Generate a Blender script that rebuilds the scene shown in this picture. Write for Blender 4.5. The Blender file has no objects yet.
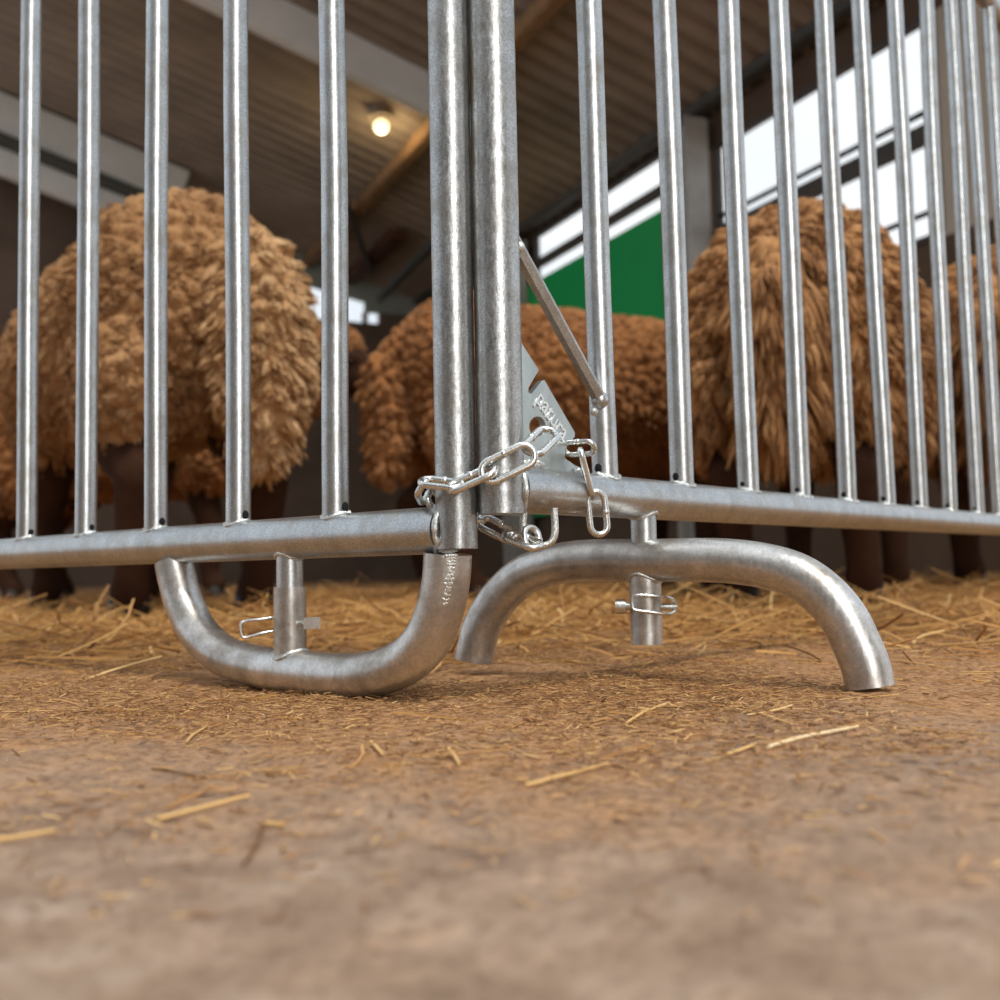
import bpy, bmesh, math, random
import numpy as np
from mathutils import Vector, Matrix, Quaternion, noise
from mathutils.kdtree import KDTree

C = bpy.context.scene.collection
scn = bpy.context.scene
PI = math.pi

# ------------------------------------------------------------------ camera
F, PITCH, ROLL, CZ = 1052.43, .06694, -.02011, .0844
S = .62                                                     # real size of the hurdle
fw = np.array([0, math.cos(PITCH), math.sin(PITCH)])
up = np.array([0, -math.sin(PITCH), math.cos(PITCH)])
rt = np.array([1., 0, 0])
cr, sr = math.cos(ROLL), math.sin(ROLL)
r2 = cr * rt + sr * up
u2 = -sr * rt + cr * up
CAM = np.array([0, 0, CZ])
cam_d = bpy.data.cameras.new('camera')
cam = bpy.data.objects.new('camera', cam_d); C.objects.link(cam)
cam.matrix_world = Matrix(((r2[0], u2[0], -fw[0], 0), (r2[1], u2[1], -fw[1], 0), (r2[2], u2[2], -fw[2], CZ), (0, 0, 0, 1)))
cam_d.sensor_width = 36; cam_d.lens = 36 * F / 1000
cam_d.clip_start = .01; cam_d.clip_end = 100
cam_d.dof.use_dof = True; cam_d.dof.focus_distance = .70; cam_d.dof.aperture_fstop = 7.5
scn.camera = cam

# ------------------------------------------------------------------ light
w = bpy.data.worlds.new('world'); scn.world = w; w.use_nodes = True
nt = w.node_tree
bg = nt.nodes['Background']
tc = nt.nodes.new('ShaderNodeTexCoord'); ns = nt.nodes.new('ShaderNodeTexNoise'); ns.inputs['Scale'].default_value = 1.6; ns.inputs['Detail'].default_value = 3
rp = nt.nodes.new('ShaderNodeValToRGB')
rp.color_ramp.elements[0].position = .35; rp.color_ramp.elements[0].color = (.62, .70, .80, 1)
rp.color_ramp.elements[1].position = .65; rp.color_ramp.elements[1].color = (1.0, 1.0, 1.0, 1)
nt.links.new(tc.outputs['Generated'], ns.inputs['Vector']); nt.links.new(ns.outputs['Fac'], rp.inputs['Fac']); nt.links.new(rp.outputs['Color'], bg.inputs['Color'])
bg.inputs['Strength'].default_value = 1.0

sun_d = bpy.data.lights.new('sun', 'SUN'); sun_d.energy = 2.0; sun_d.angle = math.radians(10); sun_d.color = (1, .95, .88)
sun = bpy.data.objects.new('sun', sun_d); C.objects.link(sun)
sun.rotation_euler = (math.radians(24), math.radians(14), 0)      # from above, a little behind the camera and right
ar_d = bpy.data.lights.new('added_streak_light', 'AREA'); ar_d.shape = 'RECTANGLE'; ar_d.size = .75; ar_d.size_y = 2.4; ar_d.energy = 44; ar_d.color = (1, .98, .95)  # area light added behind the camera to put bright streaks on the bars
ar = bpy.data.objects.new('added_streak_light', ar_d); C.objects.link(ar)
ar.location = (1.0, -2.15, 1.4)
ar.rotation_euler = (Vector((0, 1.2, .4)) - Vector(ar.location)).to_track_quat('-Z', 'Y').to_euler()

vs = scn.view_settings
vs.view_transform = 'Standard'; vs.look = 'None'; vs.gamma = 1; vs.use_curve_mapping = False; vs.exposure = 0.14

# ------------------------------------------------------------------ helpers
def ray(x, y): return fw + r2 * (x - 500) / F + u2 * (500 - y) / F
def at_y(x, y, Y): d = ray(x, y); return CAM + d * (Y / d[1])
def on_ground(x, y, z=0.): d = ray(x, y); return CAM + d * ((z - CZ) / d[2])
def on_plane(x, y, P, n):
    d = ray(x, y); n = np.asarray(n, float)
    return CAM + d * (((np.asarray(P) - CAM) @ n) / (d @ n))
def unit(a): a = np.asarray(a, float); return a / np.linalg.norm(a)
def srgb(r, g, b):
    f = lambda c: (c / 255) / 12.92 if c / 255 <= .04045 else ((c / 255 + .055) / 1.055) ** 2.4
    return (f(r), f(g), f(b), 1)

def tag(o, label=None, cat=None, group=None, kind=None):
    if label: o['label'] = label
    if cat: o['category'] = cat
    if group: o['group'] = group
    if kind: o['kind'] = kind
    return o
def empty(name, loc=(0, 0, 0), rz=0.):
    o = bpy.data.objects.new(name, None); C.objects.link(o); o.location = loc; o.rotation_euler = (0, 0, rz); o.empty_display_size = .05
    return o
def put(name, me, parent=None, world=True):
    o = bpy.data.objects.new(name, me); C.objects.link(o)
    if parent is not None:
        o.parent = parent
        if world: o.matrix_parent_inverse = world_matrix(parent).inverted()
    return o
def world_matrix(o):
    m = Matrix.LocRotScale(o.location, o.rotation_euler, o.scale)
    return m if o.parent is None else world_matrix(o.parent) @ o.matrix_parent_inverse @ m
def copy_tree(o, parent=None):
    c = o.copy(); C.objects.link(c); c.parent = parent
    for ch in list(o.children): copy_tree(ch, c)
    return c

class MB:
    def __init__(s): s.v = []; s.f = []; s.flat = set()
    def add(s, v, f):
        n = len(s.v); s.v.extend([tuple(map(float, p)) for p in v]); s.f.extend([tuple(i + n for i in q) for q in f])
    def tube(s, pts, r, seg=24, caps=True, closed=False):
        pts = [np.asarray(p, float) for p in pts]; n = len(pts)
        rr = r if hasattr(r, '__len__') else [r] * n
        T = []
        for i in range(n):
            a = pts[(i - 1) % n] if (closed or i > 0) else pts[i]; b = pts[(i + 1) % n] if (closed or i < n - 1) else pts[i]
            T.append(unit(b - a))
        x = np.cross(T[0], [0, 0, 1.]); 
        if np.linalg.norm(x) < .05: x = np.cross(T[0], [1., 0, 0])
        x = unit(x); V = []
        for i in range(n):
            x = unit(x - T[i] * (x @ T[i])); yv = np.cross(T[i], x)
            for k in range(seg):
                a = 2 * PI * k / seg; V.append(pts[i] + rr[i] * (math.cos(a) * x + math.sin(a) * yv))
        Fc = []
        for i in range(n if closed else n - 1):
            j = (i + 1) % n
            for k in range(seg):
                l = (k + 1) % seg; Fc.append((i * seg + k, i * seg + l, j * seg + l, j * seg + k))
        if caps and not closed:
            Fc.append(tuple(reversed(range(seg)))); Fc.append(tuple(range((n - 1) * seg, n * seg)))
        s.add(V, Fc); return s
    def box(s, c, ex, ey, ez):
        c, ex, ey, ez = map(lambda a: np.asarray(a, float), (c, ex, ey, ez))
        V = [c + i * ex + j * ey + k * ez for i in (-1, 1) for j in (-1, 1) for k in (-1, 1)]
        s.add(V, [(0, 1, 3, 2), (4, 6, 7, 5), (0, 4, 5, 1), (2, 3, 7, 6), (0, 2, 6, 4), (1, 5, 7, 3)]); return s
    def ball(s, c, rad, seg=16, rings=10, rot=None):
        c = np.asarray(c, float); V = []; 
        R = np.eye(3) if rot is None else np.array(rot)
        V.append(c + R @ np.array([0, 0, rad[2]]))
        for i in range(1, rings):
            t = PI * i / rings
            for k in range(seg):
                a = 2 * PI * k / seg
                V.append(c + R @ np.array([rad[0] * math.sin(t) * math.cos(a), rad[1] * math.sin(t) * math.sin(a), rad[2] * math.cos(t)]))
        V.append(c + R @ np.array([0, 0, -rad[2]])); Fc = []
        for k in range(seg): Fc.append((0, 1 + k, 1 + (k + 1) % seg))
        for i in range(rings - 2):
            for k in range(seg):
                l = (k + 1) % seg; Fc.append((1 + i * seg + k, 1 + (i + 1) * seg + k, 1 + (i + 1) * seg + l, 1 + i * seg + l))
        b = 1 + (rings - 2) * seg
        for k in range(seg): Fc.append((b + k, len(V) - 1, b + (k + 1) % seg))
        s.add(V, Fc); return s
    def mesh(s, name, mat, smooth=True, sharp=True):
        me = bpy.data.meshes.new(name); me.from_pydata(s.v, [], s.f); me.update()
        if smooth:
            me.polygons.foreach_set('use_smooth', [True] * len(me.polygons))
            if sharp: me.set_sharp_from_angle(angle=math.radians(40))
        if mat: me.materials.append(mat)
        return me
    def build(s, name, mat, parent=None, smooth=True): return put(name, s.mesh(name, mat, smooth), parent)

def bevel_box_obj(name, mat, parent, c, ex, ey, ez, bev=.01):
    m = MB().box(c, ex, ey, ez); o = m.build(name, mat, parent, smooth=False)
    bm = bmesh.new(); bm.from_mesh(o.data); bmesh.ops.recalc_face_normals(bm, faces=bm.faces)
    bmesh.ops.bevel(bm, geom=bm.edges[:], offset=bev, segments=2, affect='EDGES'); bm.to_mesh(o.data); bm.free()
    return o
def smooth_path(pts, n=8):
    pts = [np.asarray(p, float) for p in pts]; P = [2 * pts[0] - pts[1]] + pts + [2 * pts[-1] - pts[-2]]; out = []
    for i in range(1, len(P) - 2):
        for k in range(n):
            t = k / n; a, b, c, d = P[i - 1], P[i], P[i + 1], P[i + 2]
            out.append(.5 * ((2 * b) + (-a + c) * t + (2 * a - 5 * b + 4 * c - d) * t * t + (-a + 3 * b - 3 * c + d) * t ** 3))
    out.append(pts[-1]); return out

# ------------------------------------------------------------------ materials
def new_mat(name):
    m = bpy.data.materials.new(name); m.use_nodes = True; n = m.node_tree.nodes; return m, n, m.node_tree.links, n['Principled BSDF']
def N(nodes, t, **kw):
    nd = nodes.new(t)
    for k, v in kw.items():
        if k in nd.inputs: nd.inputs[k].default_value = v
        else: setattr(nd, k, v)
    return nd
def ramp(nodes, stops):
    r = nodes.new('ShaderNodeValToRGB'); e = r.color_ramp.elements
    while len(e) < len(stops): e.new(.5)
    for i, (p, c) in enumerate(stops): e[i].position = p; e[i].color = c
    return r
def galv(name, c0, c1, rough0, rough1, scale=60, bump=.15, metallic=1., stain=0., dirt=None, scratch=.0):
    m, n, l, b = new_mat(name)
    tc = n.new('ShaderNodeTexCoord')
    mp = N(n, 'ShaderNodeMapping'); mp.inputs['Rotation'].default_value = (.3, .5, .6); mp.inputs['Scale'].default_value = (1, 1, .35)
    l.new(tc.outputs['Object'], mp.inputs['Vector'])
    big = N(n, 'ShaderNodeTexNoise', Scale=scale, Detail=5., Roughness=.6); l.new(mp.outputs[0], big.inputs['Vector'])
    fine = N(n, 'ShaderNodeTexNoise', Scale=scale * 9, Detail=3.); l.new(mp.outputs[0], fine.inputs['Vector'])
    r1 = ramp(n, [(.3, c0), (.7, c1)]); l.new(big.outputs['Fac'], r1.inputs['Fac'])
    mp2 = N(n, 'ShaderNodeMapping'); mp2.inputs['Rotation'].default_value = (.9, .7, .5); mp2.inputs['Scale'].default_value = (1, .14, 1); l.new(tc.outputs['Object'], mp2.inputs['Vector'])
    scr = N(n, 'ShaderNodeTexNoise', Scale=scale * 14, Detail=3., Roughness=.6); l.new(mp2.outputs[0], scr.inputs['Vector'])
    rs = ramp(n, [(.38, (1 - scratch,) * 3 + (1,)), (.60, (1, 1, 1, 1))]); l.new(scr.outputs['Fac'], rs.inputs['Fac'])
    ms = N(n, 'ShaderNodeMix', data_type='RGBA', blend_type='MULTIPLY'); ms.inputs[0].default_value = 1; l.new(r1.outputs['Color'], ms.inputs[6]); l.new(rs.outputs['Color'], ms.inputs[7])
    col = ms.outputs[2]
    r2_ = ramp(n, [(.3, (rough0,) * 3 + (1,)), (.72, (rough1,) * 3 + (1,))]); l.new(fine.outputs['Fac'], r2_.inputs['Fac'])
    if dirt:
        dn = N(n, 'ShaderNodeTexNoise', Scale=scale * .6, Detail=6., Roughness=.7); l.new(tc.outputs['Object'], dn.inputs['Vector'])
        dr = ramp(n, [(.5 - stain * .2, (0, 0, 0, 1)), (.74, (1, 1, 1, 1))]); l.new(dn.outputs['Fac'], dr.inputs['Fac'])
        mx = N(n, 'ShaderNodeMix', data_type='RGBA'); l.new(dr.outputs['Color'], mx.inputs[0]); l.new(col, mx.inputs[6]); mx.inputs[7].default_value = dirt
        col = mx.outputs[2]
        inv = N(n, 'ShaderNodeMath', operation='MULTIPLY_ADD'); l.new(dr.outputs['Color'], inv.inputs[0]); inv.inputs[1].default_value = -.6 * stain; inv.inputs[2].default_value = metallic
        l.new(inv.outputs[0], b.inputs['Metallic'])
    else: b.inputs['Metallic'].default_value = metallic
    l.new(col, b.inputs['Base Color']); l.new(r2_.outputs['Color'], b.inputs['Roughness'])
    bp = N(n, 'ShaderNodeBump', Strength=bump, Distance=.0006); l.new(fine.outputs['Fac'], bp.inputs['Height']); l.new(bp.outputs[0], b.inputs['Normal'])
    return m
M = {}
M['galv'] = galv('galvanized_steel', srgb(188, 192, 194), srgb(208, 212, 213), .30, .42, scale=70, bump=.10, dirt=srgb(158, 155, 148), stain=.15, scratch=.3)
M['galv_post'] = galv('galvanized_post', srgb(170, 172, 172), srgb(202, 204, 204), .30, .46, scale=60, bump=.22, dirt=srgb(140, 136, 128), stain=.25, scratch=.36)
M['galv_foot'] = galv('galvanized_foot', srgb(206, 205, 202), srgb(228, 227, 224), .3, .46, scale=40, bump=.2, dirt=srgb(128, 118, 104), stain=.4, scratch=.15)
M['zinc'] = galv('zinc_plated', srgb(205, 208, 206), srgb(228, 230, 228), .22, .36, scale=90, bump=.05)
M['plate'] = galv('plate_zinc', srgb(168, 178, 178), srgb(190, 198, 198), .36, .5, scale=70, bump=.1)
M['weld'] = galv('weld_zinc', srgb(190, 194, 192), srgb(225, 228, 226), .2, .5, scale=160, bump=.9)
def plain(name, c, rough=.8, var=.15, scale=8., bump=.0, spec=.3):
    m, n, l, b = new_mat(name); tc = n.new('ShaderNodeTexCoord')
    no = N(n, 'ShaderNodeTexNoise', Scale=scale, Detail=6., Roughness=.6); l.new(tc.outputs['Object'], no.inputs['Vector'])
    r = ramp(n, [(.3, tuple(x * (1 - var) for x in c[:3]) + (1,)), (.7, tuple(min(1, x * (1 + var)) for x in c[:3]) + (1,))])
    l.new(no.outputs['Fac'], r.inputs['Fac']); l.new(r.outputs['Color'], b.inputs['Base Color']); b.inputs['Roughness'].default_value = rough
    b.inputs['Specular IOR Level'].default_value = spec
    if bump:
        bp = N(n, 'ShaderNodeBump', Strength=bump, Distance=.01); l.new(no.outputs['Fac'], bp.inputs['Height']); l.new(bp.outputs[0], b.inputs['Normal'])
    return m
M['hole'] = plain('drain_hole_dark', srgb(20, 22, 22), .9)
M['rubber_black'] = plain('black_gasket', srgb(25, 24, 23), .8)
M['roof'] = plain('fibre_cement_roof', srgb(140, 127, 114), .9, .22, 2.)
M['beam_grey'] = plain('grey_painted_beam', srgb(214, 214, 210), .7, .08, 3.)
M['steel_dark'] = plain('dark_grey_steel', srgb(78, 78, 74), .6, .1, 5.)
M['wood'] = plain('purlin_wood', srgb(140, 108, 76), .8, .2, 6.)
M['wood_dark'] = plain('dark_wood', srgb(82, 50, 36), .85, .2, 4.)
M['wall_dark'] = plain('dark_board_wall', srgb(104, 88, 76), .9, .25, 2.)
M['wall_lower'] = plain('lower_wall', srgb(84, 68, 54), .9, .15, 3.)
M['reflection_grey'] = plain('reflection_wall_grey', srgb(158, 155, 151), .9, .12, 3.)  # grey of the added wall, set for its reflection in the bars
M['wall_pale'] = plain('pale_wall', srgb(176, 164, 148), .85, .1, 2.)
M['sheet_grey'] = plain('grey_green_sheet', srgb(150, 158, 150), .7, .08, 3.)
M['column'] = plain('galvanised_column', srgb(168, 166, 160), .55, .15, 6.)
M['green'] = plain('green_panel_paint', srgb(14, 158, 84), .5, .06, 2.)
M['frame'] = plain('window_frame_dark', srgb(70, 66, 62), .6, .1, 5.)
M['board'] = plain('brown_board', srgb(120, 74, 48), .8, .15, 4.)

def glass_mat():
    m, n, l, b = new_mat('clear_sheet')
    b.inputs['Base Color'].default_value = (.95, .98, 1, 1); b.inputs['Roughness'].default_value = .05
    b.inputs['Transmission Weight'].default_value = 1; b.inputs['IOR'].default_value = 1.02
    return m
M['glass'] = glass_mat()
def lamp_mat():
    m, n, l, b = new_mat('lamp_glow'); b.inputs['Emission Color'].default_value = (1, .80, .40, 1); b.inputs['Emission Strength'].default_value = 1.7; return m
M['lamp'] = lamp_mat()

def wool_mat(name, c0, c1, c2):
    m, n, l, b = new_mat(name); g = n.new('ShaderNodeNewGeometry'); tc = n.new('ShaderNodeTexCoord')
    no = N(n, 'ShaderNodeTexNoise', Scale=9., Detail=4.); l.new(tc.outputs['Object'], no.inputs['Vector'])
    ad = N(n, 'ShaderNodeMath', operation='MULTIPLY_ADD'); l.new(g.outputs['Random Per Island'], ad.inputs[0]); ad.inputs[1].default_value = .5; l.new(no.outputs['Fac'], ad.inputs[2])
    sb = N(n, 'ShaderNodeMath', operation='SUBTRACT'); l.new(ad.outputs[0], sb.inputs[0]); sb.inputs[1].default_value = .25
    r = ramp(n, [(.2, c0), (.5, c1), (.85, c2)]); l.new(sb.outputs[0], r.inputs['Fac'])
    l.new(r.outputs['Color'], b.inputs['Base Color']); b.inputs['Roughness'].default_value = .95; b.inputs['Specular IOR Level'].default_value = .1
    b.inputs['Sheen Weight'].default_value = .25; b.inputs['Sheen Roughness'].default_value = .5; b.inputs['Sheen Tint'].default_value = (1, .8, .6, 1)
    fi = N(n, 'ShaderNodeTexNoise', Scale=260., Detail=3.); l.new(tc.outputs['Object'], fi.inputs['Vector'])
    bp = N(n, 'ShaderNodeBump', Strength=.6, Distance=.003); l.new(fi.outputs['Fac'], bp.inputs['Height']); l.new(bp.outputs[0], b.inputs['Normal'])
    return m
M['wool'] = wool_mat('ginger_wool', srgb(138, 100, 64), srgb(172, 130, 88), srgb(198, 158, 114))
M['wool_tail'] = wool_mat('pale_ginger_wool', srgb(172, 130, 88), srgb(204, 164, 118), srgb(224, 190, 146))
M['wool_red'] = wool_mat('chestnut_wool', srgb(126, 82, 46), srgb(158, 106, 62), srgb(182, 132, 84))
M['wool_brown'] = wool_mat('brown_wool', srgb(132, 90, 56), srgb(174, 126, 80), srgb(204, 158, 108))
M['skin'] = plain('dark_brown_coat', srgb(56, 36, 25), .9, .35, 14., .3, spec=.08)
M['hoof'] = plain('dark_hoof', srgb(30, 25, 23), .6, .3, 30.)
M['eye'] = plain('dark_eye', srgb(18, 14, 10), .15)

def straw_mat(name, stops):
    m, n, l, b = new_mat(name); g = n.new('ShaderNodeNewGeometry')
    r = ramp(n, stops); l.new(g.outputs['Random Per Island'], r.inputs['Fac']); l.new(r.outputs['Color'], b.inputs['Base Color']); b.inputs['Roughness'].default_value = .6
    return m
M['straw'] = straw_mat('straw_bedding', [(0, srgb(128, 88, 48)), (.3, srgb(184, 134, 76)), (.6, srgb(206, 160, 96)), (.85, srgb(170, 126, 64)), (1, srgb(226, 190, 130))])
M['chaff'] = straw_mat('chaff_bits', [(0, srgb(104, 72, 42)), (.35, srgb(142, 100, 60)), (.7, srgb(178, 134, 84)), (1, srgb(208, 170, 112))])
M['stalk'] = straw_mat('loose_stalk', [(0, srgb(196, 152, 88)), (1, srgb(216, 178, 118))])
M['stalk_pale'] = straw_mat('pale_stalk', [(0, srgb(226, 204, 160)), (1, srgb(226, 204, 160))])
M['stalk_dark'] = straw_mat('dark_stalk', [(0, srgb(116, 80, 46)), (1, srgb(116, 80, 46))])

def floor_mat():
    m, n, l, b = new_mat('dusty_concrete'); tc = n.new('ShaderNodeTexCoord')
    big = N(n, 'ShaderNodeTexNoise', Scale=3.2, Detail=6., Roughness=.62, Distortion=.4); l.new(tc.outputs['Object'], big.inputs['Vector'])
    mid = N(n, 'ShaderNodeTexNoise', Scale=26., Detail=8., Roughness=.68); l.new(tc.outputs['Object'], mid.inputs['Vector'])
    fin = N(n, 'ShaderNodeTexNoise', Scale=210., Detail=5., Roughness=.7); l.new(tc.outputs['Object'], fin.inputs['Vector'])
    sp = n.new('ShaderNodeSeparateXYZ'); l.new(tc.outputs['Object'], sp.inputs[0])
    # bare concrete towards the front, trodden dirt towards the pen
    mr = N(n, 'ShaderNodeMapRange'); l.new(sp.outputs['Y'], mr.inputs['Value']); mr.inputs['From Min'].default_value = .25; mr.inputs['From Max'].default_value = .75; mr.inputs['To Min'].default_value = -.12; mr.inputs['To Max'].default_value = .26
    a1 = N(n, 'ShaderNodeMath', operation='ADD'); l.new(big.outputs['Fac'], a1.inputs[0]); l.new(mr.outputs[0], a1.inputs[1])
    a2 = N(n, 'ShaderNodeMath', operation='MULTIPLY_ADD'); l.new(mid.outputs['Fac'], a2.inputs[0]); a2.inputs[1].default_value = .6; l.new(a1.outputs[0], a2.inputs[2])
    dirt = ramp(n, [(.70, (0, 0, 0, 1)), (.95, (1, 1, 1, 1))]); l.new(a2.outputs[0], dirt.inputs['Fac'])
    con = ramp(n, [(.3, srgb(128, 105, 87)), (.5, srgb(150, 127, 107)), (.72, srgb(178, 160, 144))]); l.new(mid.outputs['Fac'], con.inputs['Fac'])
    dc = ramp(n, [(.3, srgb(112, 78, 50)), (.5, srgb(160, 120, 82)), (.72, srgb(192, 152, 112))]); l.new(fin.outputs['Fac'], dc.inputs['Fac'])
    mx = N(n, 'ShaderNodeMix', data_type='RGBA'); l.new(dirt.outputs['Color'], mx.inputs[0]); l.new(con.outputs['Color'], mx.inputs[6]); l.new(dc.outputs['Color'], mx.inputs[7])
    sk = ramp(n, [(.34, (.62, .58, .55, 1)), (.5, (1, 1, 1, 1))]); l.new(fin.outputs['Fac'], sk.inputs['Fac'])
    mu = N(n, 'ShaderNodeMix', data_type='RGBA', blend_type='MULTIPLY'); mu.inputs[0].default_value = .7; l.new(mx.outputs[2], mu.inputs[6]); l.new(sk.outputs['Color'], mu.inputs[7])
    l.new(mu.outputs[2], b.inputs['Base Color']); b.inputs['Roughness'].default_value = .88; b.inputs['Specular IOR Level'].default_value = .25
    bp = N(n, 'ShaderNodeBump', Strength=.55, Distance=.003); l.new(fin.outputs['Fac'], bp.inputs['Height'])
    bp2 = N(n, 'ShaderNodeBump', Strength=.5, Distance=.012); l.new(mid.outputs['Fac'], bp2.inputs['Height']); l.new(bp2.outputs[0], bp.inputs['Normal']); l.new(bp.outputs[0], b.inputs['Normal'])
    return m
M['floor'] = floor_mat()

# ------------------------------------------------------------------ the barn
AX = math.radians(25)
U = np.array([-math.sin(AX), math.cos(AX), 0]); V = np.array([math.cos(AX), math.sin(AX), 0]); Z = np.array([0, 0, 1.])
VW, ZE, SL = 4.2, 3.1, .3
def P(u, v, z): return U * u + V * v + Z * z
def roof_z(v): return ZE + SL * (VW - v)

def floor_height(x, y):
    h = .0032 * noise.noise((x * 9, y * 9, 1.3)) + .0018 * noise.noise((x * 31, y * 31, 4.)) + .0009 * noise.noise((x * 90, y * 90, 7.))
    return h - .0012
xs = np.concatenate([np.linspace(-8, -1.3, 24), np.linspace(-1.3, 1.3, 330)[1:-1], np.linspace(1.3, 9, 24)])
ys = np.concatenate([np.linspace(-2.6, .12, 12), np.linspace(.12, 2.2, 270)[1:-1], np.linspace(2.2, 14, 34)])
fv = []
for y in ys:
    for x in xs: fv.append((x, y, floor_height(x, y)))
nx = len(xs)
ff = [(j * nx + i, j * nx + i + 1, (j + 1) * nx + i + 1, (j + 1) * nx + i) for j in range(len(ys) - 1) for i in range(nx - 1)]
me = bpy.data.meshes.new('floor'); me.from_pydata(fv, [], ff); me.polygons.foreach_set('use_smooth', [True] * len(ff)); me.materials.append(M['floor'])
tag(put('floor', me), 'dusty brown concrete floor strewn with straw bits', kind='structure')

# corrugated roof sheet
rm = MB(); us = np.arange(2.6, 11.05, .0225); Vv = []
for v in (-1.2, VW + .07):
    for u in us: Vv.append(P(u, v, roof_z(v) + .028 * math.sin(2 * PI * u / .18)))
n_ = len(us); rm.add(Vv, [(i, i + 1, n_ + i + 1, n_ + i) for i in range(n_ - 1)])
for o_ in (.02,):
    rm.add([p + Z * .03 for p in Vv], [(i, n_ + i, n_ + i + 1, i + 1) for i in range(n_ - 1)])
tag(rm.build('ceiling', M['roof']), 'dark brown corrugated underside of the sloping barn roof', kind='structure')

def roof_beam(name, mat, u0, v0, u1, v1, w_, h_, drop, label):
    a = P(u0, v0, roof_z(v0) - drop); b = P(u1, v1, roof_z(v1) - drop); d = unit(b - a); side = unit(np.cross(d, Z)); n = np.cross(side, d)
    o = bevel_box_obj(name, mat, None, (a + b) / 2 - n * h_ / 2, d * np.linalg.norm(b - a) / 2, side * w_ / 2, n * h_ / 2, .01)
    tag(o, label, kind='structure'); return o
roof_beam('rafter', M['beam_grey'], 10.0, -1.1, 10.0, 1.5, .12, .36, .03, 'upper pale grey roof rafter far left above the large sheep')
roof_beam('rafter', M['steel_dark'], 10.0, -1.1, 10.0, 1.5, .2, .08, .40, 'dark strip standing in for the shaded gap below the pale rafter at far left')  # no beam here: solid dark box in place of the shaded gap
roof_beam('rafter', M['beam_grey'], 10.1, -1.1, 10.1, 1.45, .12, .22, .49, 'lower grey roof rafter far left above the large sheep')
roof_beam('rafter', M['beam_grey'], 6.65, -1.1, 6.65, 3.2, .1, .27, .03, 'pale grey roof rafter crossing above the left fence panel')
roof_beam('purlin', M['wood'], 2.7, 2.85, 10.85, 2.85, .1, .12, .03, 'light wooden purlin running under the roof behind the posts')
roof_beam('purlin', M['wood_dark'], 9.2, 3.3, 10.85, 3.3, .16, .1, .05, 'reddish brown purlin by the far gable')
roof_beam('roof_strut', M['steel_dark'], 8.4, 2.45, 10.2, 3.35, .05, .05, .16, 'thin grey diagonal brace under the roof')
roof_beam('roof_strut', M['steel_dark'], 10.7, 3.6, 7.4, 3.4, .07, .07, .2, 'dark diagonal strut under the roof near the far gable')
roof_beam('eave_beam', M['steel_dark'], 2.7, VW - .1, 10.85, VW - .1, .12, .07, .0, 'dark steel eave beam above the windows')

# right wall
def wall_box(u0, u1, z0, z1, v0=VW, t=.04):
    return P((u0 + u1) / 2, v0 + t / 2, (z0 + z1) / 2), U * (u1 - u0) / 2, V * t / 2, Z * (z1 - z0) / 2
wr = MB()
for b_ in ((5.6, 11.0, 0, 2.59), (5.6, 6.1, 2.59, 3.04), (8.15, 11.0, 2.59, 3.04), (5.6, 11.0, 3.03, 3.12), (2.6, 5.6, 0, 1.7), (2.6, 5.6, 2.86, 3.12)):
    wr.box(*wall_box(*b_))
tag(wr.build('wall_right', M['wall_lower'], smooth=False), 'brown right wall of the barn beyond the sheep', kind='structure')
tag(MB().box(*wall_box(2.6, 3.72, 1.7, 2.86)).build('wall_right_cladding', M['wall_pale'], smooth=False), 'pale cladding of the right wall at the picture edge', kind='structure')
def window(name, u0, u1, z0, z1, bars, label):
    e = empty(name, P((u0 + u1) / 2, VW, z0), AX); tag(e, label, kind='structure')
    fm = MB(); t = .03
    fm.box(*wall_box(u0, u1, z0 - t, z0, VW - .02, .05)); fm.box(*wall_box(u0, u1, z1, z1 + t, VW - .02, .05)); fm.box(*wall_box(u0 - t, u0, z0, z1, VW - .02, .05)); fm.box(*wall_box(u1, u1 + t, z0, z1, VW - .02, .05))
    fm.build('window_frame', M['frame'], e, False)
    for (za, zb, mt) in bars: MB().box(*wall_box(u0, u1, za, zb, VW - .01, .03)).build('glazing_bar', M[mt], e, False)
    MB().box(*wall_box(u0, u1, z0, z1, VW + .03, .006)).build('pane', M['glass'], e, False)
window('window_1', 6.12, 8.13, 2.60, 3.02, [(2.735, 2.82, 'frame')], 'narrow bright strip window above the green panel')
window('window_2', 3.74, 5.5, 1.73, 2.83, [(2.36, 2.38, 'hole'), (2.2, 2.31, 'frame'), (1.84, 1.86, 'hole')], 'large bright window above the right-hand sheep')
# wall of the far gable
wf = MB()
z_top = lambda v: roof_z(v)
def gable(v0, v1, z0, z1=None):
    a = z_top(v0) if z1 is None else z1; b = z_top(v1) if z1 is None else z1
    q = [(v0, z0), (v1, z0), (v1, b), (v0, a)]
    wf.add([P(10.9, v, z) for v, z in q] + [P(11.02, v, z) for v, z in q], [(0, 1, 2, 3), (7, 6, 5, 4), (0, 4, 5, 1), (1, 5, 6, 2), (2, 6, 7, 3), (3, 7, 4, 0)])
gable(-1.2, 2.75, 0); gable(2.75, 4.2, 0, 2.82); gable(3.5, 3.53, 2.82, 2.95); gable(3.68, 4.2, 2.82, 2.95)
tag(wf.build('wall_back', M['wall_dark'], smooth=False), 'dark boarded gable wall at the far end of the barn', kind='structure')
sg = MB(); q = [(2.75, 3.2), (3.5, 3.05), (3.5, 2.94), (4.2, 2.94), (4.2, z_top(4.2)), (2.75, z_top(2.75))]
sg.add([P(10.9, v, z) for v, z in q] + [P(10.95, v, z) for v, z in q], [tuple(range(6)), tuple(range(11, 5, -1))] + [(i, i + 6, (i + 1) % 6 + 6, (i + 1) % 6) for i in range(6)])
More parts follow.
